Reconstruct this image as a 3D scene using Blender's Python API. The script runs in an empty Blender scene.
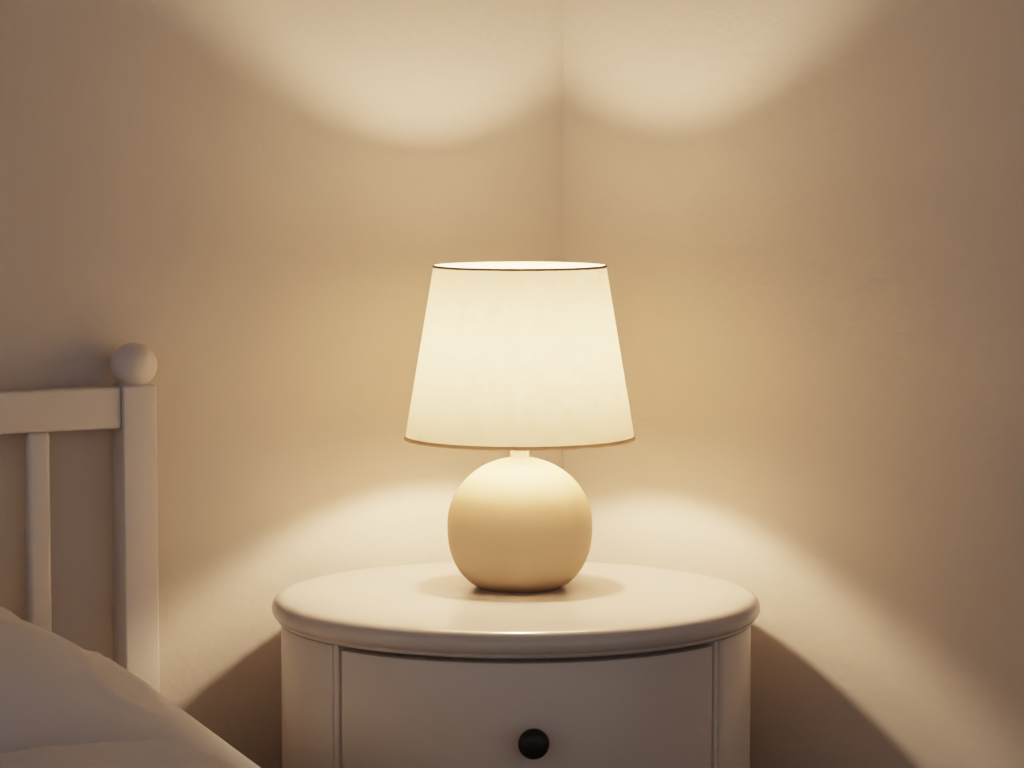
import bpy, bmesh, math
from mathutils import Vector, Matrix, noise
from math import sin, cos, pi, radians

S = bpy.context.scene
COL = S.collection
S.view_settings.view_transform = 'Filmic'
S.view_settings.look = 'Medium High Contrast'
S.view_settings.exposure = 0.58

# ------------------------------------------------------------ materials
def new_mat(name):
    m = bpy.data.materials.new(name); m.use_nodes = True
    nt = m.node_tree
    return m, nt, nt.nodes["Principled BSDF"]

def paint(name, col, rough=0.4, var=0.03, scale=6.0, bump=0.0, bscale=150.0, bdist=0.001, spec=0.5, detail=4.0):
    m, nt, b = new_mat(name)
    tc = nt.nodes.new("ShaderNodeTexCoord")
    n = nt.nodes.new("ShaderNodeTexNoise"); n.inputs["Scale"].default_value = scale
    n.inputs["Detail"].default_value = 5
    nt.links.new(tc.outputs["Object"], n.inputs["Vector"])
    r = nt.nodes.new("ShaderNodeValToRGB")
    r.color_ramp.elements[0].position = 0.3; r.color_ramp.elements[1].position = 0.7
    r.color_ramp.elements[0].color = (col[0]*(1-var), col[1]*(1-var), col[2]*(1-var), 1)
    r.color_ramp.elements[1].color = (min(1, col[0]*(1+var)), min(1, col[1]*(1+var)), min(1, col[2]*(1+var)), 1)
    nt.links.new(n.outputs["Fac"], r.inputs["Fac"])
    nt.links.new(r.outputs["Color"], b.inputs["Base Color"])
    b.inputs["Roughness"].default_value = rough
    b.inputs["Specular IOR Level"].default_value = spec
    if bump > 0:
        n2 = nt.nodes.new("ShaderNodeTexNoise"); n2.inputs["Scale"].default_value = bscale
        n2.inputs["Detail"].default_value = detail
        nt.links.new(tc.outputs["Object"], n2.inputs["Vector"])
        bp = nt.nodes.new("ShaderNodeBump"); bp.inputs["Strength"].default_value = bump
        bp.inputs["Distance"].default_value = bdist
        nt.links.new(n2.outputs["Fac"], bp.inputs["Height"])
        nt.links.new(bp.outputs["Normal"], b.inputs["Normal"])
    return m

M_wall = paint("plaster_wall", (0.60, 0.545, 0.50), 0.85, 0.02, 5, 0.55, 100, 0.0011, 0.2, 8)
M_ceil = paint("ceiling_paint", (0.62, 0.58, 0.54), 0.9, 0.02, 5, 0.2, 60)
M_white = paint("satin_white_paint", (0.68, 0.62, 0.575), 0.34, 0.012, 8, 0.06, 60, 0.0006, 0.45)
M_top = paint("lacquered_top_paint", (0.62, 0.57, 0.53), 0.22, 0.012, 8, 0.05, 30, 0.0005, 0.5)
M_bed = paint("bed_white_paint", (0.64, 0.60, 0.58), 0.35, 0.015, 10, 0.08, 50, 0.0006, 0.45)
M_ceramic = paint("cream_ceramic", (0.62, 0.475, 0.325), 0.6, 0.02, 12, 0.15, 220, 0.0005, 0.25)
M_neck = paint("cream_socket_plastic", (0.66, 0.58, 0.47), 0.4, 0.01, 20)
M_knob = paint("dark_bronze", (0.018, 0.014, 0.011), 0.35, 0.2, 30)
M_wire = paint("brass_wire", (0.5, 0.38, 0.2), 0.35, 0.05, 30)
M_linen = paint("white_cotton", (0.66, 0.64, 0.65), 0.9, 0.02, 10, 0.25, 500, 0.0006, 0.15)
M_matt = paint("mattress_ticking", (0.6, 0.58, 0.56), 0.9, 0.03, 40, 0.2, 300)

# wood floor
M_floor, nt, b = new_mat("oak_floor")
tc = nt.nodes.new("ShaderNodeTexCoord")
br = nt.nodes.new("ShaderNodeTexBrick")
br.inputs["Scale"].default_value = 1.0
br.inputs["Brick Width"].default_value = 1.2; br.inputs["Row Height"].default_value = 0.12
br.inputs["Mortar Size"].default_value = 0.002
br.inputs["Color1"].default_value = (0.30, 0.19, 0.11, 1); br.inputs["Color2"].default_value = (0.24, 0.15, 0.085, 1)
br.inputs["Mortar"].default_value = (0.05, 0.03, 0.02, 1)
nt.links.new(tc.outputs["Object"], br.inputs["Vector"]); nt.links.new(br.outputs["Color"], b.inputs["Base Color"])
b.inputs["Roughness"].default_value = 0.45

# fabric that reflects and transmits light
def fabric(name, c0, c1, refl, scale=55):
    m = bpy.data.materials.new(name); m.use_nodes = True
    nt = m.node_tree; nt.nodes.clear()
    out = nt.nodes.new("ShaderNodeOutputMaterial")
    mix = nt.nodes.new("ShaderNodeMixShader"); mix.inputs[0].default_value = 0.5
    dif = nt.nodes.new("ShaderNodeBsdfDiffuse"); tr = nt.nodes.new("ShaderNodeBsdfTranslucent")
    tc = nt.nodes.new("ShaderNodeTexCoord")
    n1 = nt.nodes.new("ShaderNodeTexNoise"); n1.inputs["Scale"].default_value = scale; n1.inputs["Detail"].default_value = 8
    n1.inputs["Roughness"].default_value = 0.75
    rp = nt.nodes.new("ShaderNodeValToRGB")
    rp.color_ramp.elements[0].position = 0.32; rp.color_ramp.elements[1].position = 0.70
    rp.color_ramp.elements[0].color = (*c0, 1); rp.color_ramp.elements[1].color = (*c1, 1)
    dif.inputs["Color"].default_value = (*refl, 1)
    L = nt.links.new
    L(tc.outputs["Object"], n1.inputs["Vector"]); L(n1.outputs["Fac"], rp.inputs["Fac"])
    L(rp.outputs["Color"], tr.inputs["Color"])
    L(dif.outputs[0], mix.inputs[1]); L(tr.outputs[0], mix.inputs[2])
    L(mix.outputs[0], out.inputs["Surface"])
    return m
M_shade = fabric("linen_shade_fabric", (0.180, 0.148, 0.106), (0.255, 0.216, 0.162), (0.84, 0.76, 0.64), 140)
M_trimt = fabric("shade_top_tape", (0.05, 0.04, 0.03), (0.07, 0.055, 0.04), (0.45, 0.38, 0.30), 200)
M_trimb = fabric("shade_bottom_tape", (0.27, 0.20, 0.135), (0.34, 0.25, 0.17), (0.75, 0.62, 0.48), 200)

M_bulb = bpy.data.materials.new("glowing_bulb"); M_bulb.use_nodes = True
nt = M_bulb.node_tree; nt.nodes.clear()
out = nt.nodes.new("ShaderNodeOutputMaterial"); em = nt.nodes.new("ShaderNodeEmission")
em.inputs["Color"].default_value = (1.0, 0.71, 0.44, 1); em.inputs["Strength"].default_value = 1080
nt.links.new(em.outputs[0], out.inputs["Surface"])

# ------------------------------------------------------------ mesh helpers
def obj_from_bm(bm, name, mat, parent=None, loc=(0,0,0), rot=(0,0,0), smooth=True, angle=40):
    bmesh.ops.recalc_face_normals(bm, faces=bm.faces)
    me = bpy.data.meshes.new(name); bm.to_mesh(me); bm.free()
    me.materials.append(mat)
    if smooth:
        me.shade_smooth() if hasattr(me, "shade_smooth") else None
        try: me.set_sharp_from_angle(angle=radians(angle))
        except Exception: pass
    o = bpy.data.objects.new(name, me); COL.objects.link(o)
    o.location = loc; o.rotation_euler = rot
    if parent: o.parent = parent
    return o

def empty(name, loc, rotz=0):
    e = bpy.data.objects.new(name, None); COL.objects.link(e)
    e.empty_display_size = 0.05; e.location = loc; e.rotation_euler = (0, 0, rotz)
    return e

def lathe_bm(prof, seg=96, bm=None, axis=None):
    bm = bm or bmesh.new()
    rings = []
    for r, z in prof:
        if r < 1e-6: rings.append([bm.verts.new((0, 0, z))])
        else: rings.append([bm.verts.new((r*cos(2*pi*i/seg), r*sin(2*pi*i/seg), z)) for i in range(seg)])
    for a, c in zip(rings, rings[1:]):
        for i in range(seg):
            j = (i+1) % seg
            if len(a) == 1 and len(c) == 1: continue
            if len(a) == 1: bm.faces.new((a[0], c[j], c[i]))
            elif len(c) == 1: bm.faces.new((a[i], a[j], c[0]))
            else: bm.faces.new((a[i], a[j], c[j], c[i]))
    return bm

def box_bm(x0, x1, y0, y1, z0, z1, bevel=0.0, bm=None, seg=3):
    bm = bm or bmesh.new()
    r = bmesh.ops.create_cube(bm, size=1)
    for v in r["verts"]:
        v.co = Vector(((x0+x1)/2 + v.co.x*(x1-x0), (y0+y1)/2 + v.co.y*(y1-y0), (z0+z1)/2 + v.co.z*(z1-z0)))
    if bevel:
        es = list({e for v in r["verts"] for e in v.link_edges})
        bmesh.ops.bevel(bm, geom=es, offset=bevel, segments=seg, affect='EDGES', profile=0.5)
    return bm

def arc_bm(bm, r0, r1, a0, a1, z0, z1, n=64, bev=0.0015):
    """curved panel about Z; angle 0 faces -Y, positive toward +X; rounded outer edges"""
    sec = [(r0, z0), (r1-bev, z0), (r1-bev*0.3, z0+bev*0.3), (r1, z0+bev), (r1, z1-bev), (r1-bev*0.3, z1-bev*0.3), (r1-bev, z1), (r0, z1)]
    cols = []
    db = bev/r1
    lst = [a0, a0+db*0.3, a0+db] + [a0+db+(a1-a0-2*db)*i/n for i in range(1, n)] + [a1-db, a1-db*0.3, a1]
    for k, a in enumerate(lst):
        e = min(k, len(lst)-1-k)
        inset = bev if e == 0 else (bev*0.3 if e == 1 else 0)
        cols.append([bm.verts.new((min(r, r1-inset)*sin(a), -min(r, r1-inset)*cos(a), z)) for r, z in sec])
    m = len(sec)
    for p, q in zip(cols, cols[1:]):
        for i in range(m):
            j = (i+1) % m
            bm.faces.new((p[i], p[j], q[j], q[i]))
    bm.faces.new(cols[0]); bm.faces.new(list(reversed(cols[-1])))

# ------------------------------------------------------------ room
LX, LY = 0.008, 0.045
TZ = 0.55
aL, aR = radians(27.8), radians(42.5)
dL, dR = 0.221, 0.236
nL = Vector((-sin(aL), cos(aL), 0)); nR = Vector((sin(aR), cos(aR), 0))   # outward normals
det = nL.x*nR.y - nL.y*nR.x
cx = (dL*nR.y - nL.y*dR)/det; cy = (nL.x*dR - dL*nR.x)/det
C = Vector((LX+cx, LY+cy, 0))
tL = Vector((-cos(aL), -sin(aL), 0)); tR = Vector((cos(aR), -sin(aR), 0))
T = 0.12; H = 2.45
Co = C + (nL+nR)*(T/(1+nL.dot(nR)))
def wall(name, t, n, length):
    bm = bmesh.new()
    pts = [C, C+t*length, C+t*length+n*T, Co]
    lo = [bm.verts.new((p.x, p.y, 0)) for p in pts]; hi = [bm.verts.new((p.x, p.y, H)) for p in pts]
    bm.faces.new(lo); bm.faces.new(hi)
    for i in range(4):
        j = (i+1) % 4; bm.faces.new((lo[i], lo[j], hi[j], hi[i]))
    o = obj_from_bm(bm, name, M_wall, smooth=False); o["kind"] = "structure"
wall("wall_left", tL, nL, 3.2); wall("wall_right", tR, nR, 3.2)
for nm, z0, z1, mt in (("floor", -0.05, 0, M_floor), ("ceiling", H, H+0.05, M_ceil)):
    bm = bmesh.new()
    P = [Co, C+tL*3.2+nL*T, Vector((-3.0, -4.5, 0)), Vector((3.0, -4.5, 0)), C+tR*3.2+nR*T]
    lo = [bm.verts.new((p.x, p.y, z0)) for p in P]; hi = [bm.verts.new((p.x, p.y, z1)) for p in P]
    bm.faces.new(lo); bm.faces.new(hi)
    for i in range(5):
        j = (i+1) % 5; bm.faces.new((lo[i], lo[j], hi[j], hi[i]))
    o = obj_from_bm(bm, nm, mt, smooth=False); o["kind"] = "structure"

# ------------------------------------------------------------ nightstand
ns = empty("nightstand", (0.004, 0, 0), radians(4.1))
ns["label"] = "round white painted nightstand with curved drawer, in the room corner"
ns["category"] = "nightstand"
zb = TZ-0.025
R = 0.2365
ha = radians(49.6)
bm = bmesh.new()
lathe_bm([(0, 0.0), (0.214, 0.0), (0.214, zb), (0, zb)], 96, bm)
gap = 0.0040/R
bead = 0.0075/R
arc_bm(bm, 0.20, R-0.0015, ha+gap, ha+gap+bead, 0.0, zb-0.0005, 4, 0.0015)
arc_bm(bm, 0.20, R-0.0015, -ha-gap-bead, -ha-gap, 0.0, zb-0.0005, 4, 0.0015)
arc_bm(bm, 0.20, R, ha+gap+bead, 2*pi-ha-gap-bead, 0.0, zb-0.0005, 140, 0.003)
arc_bm(bm, 0.20, R-0.002, -ha-gap*1.5, ha+gap*1.5, 0.0, 0.075, 80, 0.002)
obj_from_bm(bm, "body", M_white, ns)
# top
prof = [(0, TZ-0.025), (0.2365, TZ-0.025), (0.239, TZ-0.0243), (0.2405, TZ-0.0225)]
for i in range(11):
    a = radians(-55 + 145*i/10)
    prof.append((0.2335+0.0125*cos(a), TZ-0.0115+0.0115*sin(a)))
prof += [(0.22, TZ), (0.12, TZ), (0, TZ)]
obj_from_bm(lathe_bm(prof, 160), "tabletop", M_top, ns)
def drawer(z0, z1, zk):
    bm = bmesh.new()
    arc_bm(bm, 0.2145, R-0.001, -ha, ha, z0, z1, 90, 0.0022)
    d = obj_from_bm(bm, "drawer", M_white, ns)
    kp = [(0, 0), (0.0085, 0), (0.0075, 0.003), (0.006, 0.007), (0.0065, 0.010), (0.0105, 0.0125), (0.0136, 0.0155), (0.0147, 0.019),
          (0.0139, 0.0225), (0.0113, 0.0252), (0.007, 0.0268), (0, 0.0273)]
    k = obj_from_bm(lathe_bm(kp, 48), "knob", M_knob, d, (-0.002, -(R-0.0012), zk), (pi/2, 0, 0))
    k["label"] = "round dark bronze drawer knob"
drawer(0.345, zb-0.0045, 0.4480)
drawer(0.080, 0.3405, 0.21)

# ------------------------------------------------------------ lamp
lp = empty("table_lamp", (LX, LY, TZ))
lp["label"] = "lit table lamp, round cream ceramic base and cream drum shade"
lp["category"] = "lamp"
rc, hz = 0.0742, 0.0645
low, up = 0.0645, 0.0690
n = 2.4
prof = [(0, 0.0)]
for i in range(0, 25):       # lower half, superellipse
    zz = -low*(1-i/24)
    q = abs(zz)/(low*1.135)
    prof.append((rc*(1-q**n)**(1/n), hz+zz))
prof.insert(1, (prof[1][0]-0.0012, 0.0))
prof[2] = (prof[2][0], 0.0010)
for i in range(1, 40):
    a = (pi/2)*i/40
    r = rc*cos(a); z = hz+up*sin(a)
    if r < 0.0095: break
    prof.append((r, z))
ztop = prof[-1][1]
prof += [(0.0095, ztop+0.0004), (0, ztop+0.0004)]
obj_from_bm(lathe_bm(prof, 128), "lamp_base", M_ceramic, lp)
prof = [(0, ztop), (0.0095, ztop), (0.0095, ztop+0.010), (0.0135, ztop+0.013), (0.0135, 0.204), (0.0145, 0.205), (0.0145, 0.208), (0.010, 0.210), (0.008, 0.216), (0, 0.217)]  # unseen collar below the bulb, widened to keep direct light off the base
obj_from_bm(lathe_bm(prof, 48), "lamp_socket", M_neck, lp)
# bulb
prof = [(0, 0.217), (0.0045, 0.217)]
bz, brd = 0.240, 0.0115
for i in range(0, 15):
    a = radians(-66 + 156*i/14)
    prof.append((brd*cos(a), bz+brd*1.2*sin(a)) if i < 14 else (0, bz+brd*1.2))
obj_from_bm(lathe_bm(prof, 18), "light_bulb", M_bulb, lp)
# shade
z0s, z1s, r0s, r1s = 0.153, 0.329, 0.1170, 0.0875
bm = bmesh.new()
lathe_bm([(r0s + (r1s-r0s)*i/24, z0s + (z1s-z0s)*i/24) for i in range(25)], 160, bm)
sh = obj_from_bm(bm, "lamp_shade", M_shade, lp)
sh["label"] = "translucent cream fabric lampshade"
def trim(z, h, th, m):
    sl = (r1s-r0s)/(z1s-z0s)
    rr = lambda zz: r0s + sl*(zz-z0s)
    p = [(rr(z)-th*0.3, z), (rr(z)+th, z), (rr(z+h/2)+th*1.3, z+h/2), (rr(z+h)+th, z+h), (rr(z+h)-th*0.3, z+h)]
    obj_from_bm(lathe_bm(p, 160), "shade_trim", m, sh)
trim(z1s-0.0018, 0.0024, 0.0007, M_trimt)
trim(z0s-0.0008, 0.0038, 0.0010, M_trimb)
# spider wire frame carrying the shade
bm = bmesh.new()
def tube(bm, p, q, r=0.0009, seg=8):
    p = Vector(p); q = Vector(q); d = q-p
    m = Matrix.Translation((p+q)/2) @ d.to_track_quat('Z', 'Y').to_matrix().to_4x4()
    bmesh.ops.create_cone(bm, cap_ends=True, segments=seg, radius1=r, radius2=r, depth=d.length, matrix=m)
ringz = 0.180
for k in range(3):
    a = 2*pi*k/3+pi/2
    rr = r0s+(r1s-r0s)*(0.160-z0s)/(z1s-z0s)
    tube(bm, (0.0140*cos(a), 0.0140*sin(a), ringz), (rr*cos(a), rr*sin(a), 0.160))
lathe_bm([(0.0136, ringz-0.002), (0.0160, ringz-0.002), (0.0160, ringz+0.002), (0.0136, ringz+0.002), (0.0136, ringz-0.002)], 32, bm)
obj_from_bm(bm, "shade_fitter", M_wire, sh)

# ------------------------------------------------------------ bed
bed = empty("bed", (-0.386, 0.052, 0))
bx = tL.copy(); by = Vector((sin(aL), -cos(aL), 0))
rotz = math.atan2(bx.y, bx.x)
bed.rotation_euler = (0, 0, rotz)
bed["label"] = "white painted wooden bed with spindle headboard and ball finials"
bed["category"] = "bed"
yl = Vector((-sin(rotz), cos(rotz), 0))
sgn = 1 if yl.dot(by) > 0 else -1
NS = 9
W = 0.1044*NS; w = 0.0182; PT = 0.757; LEN = 2.0
def finial():
    br_, bzc = 0.0238, 0.0200
    p = [(0, 0.0), (0.015, 0.0), (0.0135, 0.002)]
    for i in range(22):
        a = radians(-56 + 146*i/21)
        p.append((br_*cos(a) if i < 21 else 0, bzc+br_*0.97*sin(a)))
    return p
for k, (x, y, top) in enumerate(((0, 0, PT), (W, 0, PT), (0, LEN, 0.50), (W, LEN, 0.50))):
    o = obj_from_bm(box_bm(-w, w, -w, w, 0, top, 0.0022), "bed_post", M_bed, bed, (x, sgn*y, 0))
    f = obj_from_bm(lathe_bm(finial(), 48), "finial", M_bed, o, (0, 0, top))
# rails
obj_from_bm(box_bm(w, W-w, -0.013, 0.0135, PT-0.043, PT-0.001, 0.003), "headboard_rail", M_bed, bed)
obj_from_bm(box_bm(w, W-w, -0.012, 0.012, 0.26, 0.33, 0.003), "headboard_rail", M_bed, bed)
obj_from_bm(box_bm(w, W-w, sgn*LEN-0.012, sgn*LEN+0.012, 0.20, 0.44, 0.003), "footboard", M_bed, bed)
for x in (0, W):
    obj_from_bm(box_bm(x-0.012, x+0.012, min(sgn*w, sgn*(LEN-w)), max(sgn*w, sgn*(LEN-w)), 0.20, 0.32, 0.003), "side_rail", M_bed, bed)
for i in range(1, NS):
    o = obj_from_bm(box_bm(-0.0120, 0.0120, -0.008, 0.008, 0.3295, PT-0.0425, 0.0050, seg=4), "spindle", M_bed, bed, (W*i/NS, 0, 0))
ya, yb = (0.03, LEN-0.03)
sl = box_bm(0.0125, W-0.0125, min(sgn*ya, sgn*yb), max(sgn*ya, sgn*yb), 0.21, 0.23, 0.002)
obj_from_bm(sl, "slat_base", M_bed, bed)

Mb = Matrix.Translation(bed.location) @ Matrix.Rotation(rotz, 4, 'Z')
mt = obj_from_bm(box_bm(0.016, W-0.016, min(sgn*ya, sgn*yb), max(sgn*ya, sgn*yb), 0.2305, 0.385, 0.03, seg=5), "mattress", M_matt)
mt.matrix_world = Mb
mt["label"] = "off-white mattress on the bed frame"; mt["category"] = "mattress"

def fbm(x, y, z, o=4):
    return noise.fractal(Vector((x, y, z)), 1.0, 2.0, o)

def pillow():
    bm = bmesh.new(); N, Mn = 150, 120
    hx, hy = 0.355, 0.225
    top, bot = [], []
    for i in range(N+1):
        rt, rb = [], []
        for j in range(Mn+1):
            u = -1+2*i/N; v = -1+2*j/Mn
            u2 = sin(u*pi/2); v2 = sin(v*pi/2)
            x = hx*u2*(1-0.05*(1-v2*v2)); y = hy*v2*(1-0.06*(1-u2*u2))
            prof = ((1-abs(u2)**2.2)*(1-abs(v2)**2.6))
            hgt = max(prof, 0)**0.82
            m = min(1, hgt*1.3)
            wr = fbm(x*4, y*4, 1.3, 2)*0.009*m
            rid = 1-abs(fbm(x*7+3*y, y*7-2*x, 5.1, 2))*2.6
            wr += max(0, rid)**3*0.008*m*m
            wr += 0.0028*sin(34*x-20*y+3*fbm(x*4, y*4, 7))*m*(abs(u2)**1.3)
            zt = 0.035 + 0.166*hgt + wr
            zb_ = 0.035 - 0.035*min(1, hgt*1.6)
            edge = i in (0, N) or j in (0, Mn)
            a = bm.verts.new((x, y, zt)); rt.append(a)
            rb.append(a if edge else bm.verts.new((x, y, zb_)))
        top.append(rt); bot.append(rb)
    for i in range(N):
        for j in range(Mn):
            bm.faces.new((top[i][j], top[i+1][j], top[i+1][j+1], top[i][j+1]))
            q = (bot[i][j+1], bot[i+1][j+1], bot[i+1][j], bot[i][j])
            try: bm.faces.new(q)
            except ValueError: pass
    return bm
pl = obj_from_bm(pillow(), "pillow", M_linen, angle=180)
pl.matrix_world = Mb @ Matrix.Translation((0.362, sgn*0.262, 0.386))
pl["label"] = "plump white cotton pillow lying against the headboard"; pl["category"] = "pillow"

# duvet, folded edge just below the pillow
def duvet():
    bm = bmesh.new(); N, Mn = 110, 130
    x0, x1, y0, y1 = 0.03, W-0.03, 0.497, LEN-0.06
    def smooth(t): t = max(0, min(1, t)); return t*t*(3-2*t)
    rows = []
    for layer in (0, 1):
        rr = []
        for i in range(N+1):
            r = []
            for j in range(Mn+1):
                x = x0+(x1-x0)*i/N; y = y0+(y1-y0)*j/Mn
                e = min(x-x0, x1-x); g = min(y-y0, y1-y)
                le = math.sqrt(max(0, 1-(1-min(1, e/0.05))**2)); lg = math.sqrt(max(0, 1-(1-min(1, g/0.045))**2))
                dome = smooth(e/0.16)
                fold = 1-smooth((y-y0-0.20)/0.08)
                z = 0.3945 + le*lg*(0.025 + 0.060*dome*(0.55+0.45*fold) + 0.022*fold + fbm(x*3.5, y*3.5, 4)*0.012*dome + 0.005*sin(18*y+6*fbm(x*2, y*2, 2))*dome)
                if layer: z = 0.387 
                r.append(bm.verts.new((x, sgn*y, z)))
            rr.append(r)
        rows.append(rr)
    for rr in rows:
        for i in range(N):
            for j in range(Mn):
                bm.faces.new((rr[i][j], rr[i+1][j], rr[i+1][j+1], rr[i][j+1]))
    A, B = rows
    per = [(i, 0) for i in range(N)]+[(N, j) for j in range(Mn)]+[(i, Mn) for i in range(N, 0, -1)]+[(0, j) for j in range(Mn, 0, -1)]
    for k in range(len(per)):
        a = per[k]; c = per[(k+1) % len(per)]
        bm.faces.new((A[a[0]][a[1]], A[c[0]][c[1]], B[c[0]][c[1]], B[a[0]][a[1]]))
    return bm
dv = obj_from_bm(duvet(), "duvet", M_linen, angle=180)
dv.matrix_world = Mb
dv["label"] = "rumpled white cotton duvet spread over the mattress"; dv["category"] = "duvet"

# ------------------------------------------------------------ light
wd = bpy.data.worlds.new("World"); S.world = wd; wd.use_nodes = True
bg = wd.node_tree.nodes["Background"]
bg.inputs[0].default_value = (0.95, 0.87, 0.86, 1); bg.inputs[1].default_value = 0.265

# ------------------------------------------------------------ camera
cd = bpy.data.cameras.new("Camera"); cam = bpy.data.objects.new("Camera", cd); COL.objects.link(cam)
cd.sensor_width = 36; cd.lens = 3000/1024*36
cam.location = (0, -3.0, 1.013)
cam.rotation_euler = (radians(90-4.783), 0, 0)
S.camera = cam
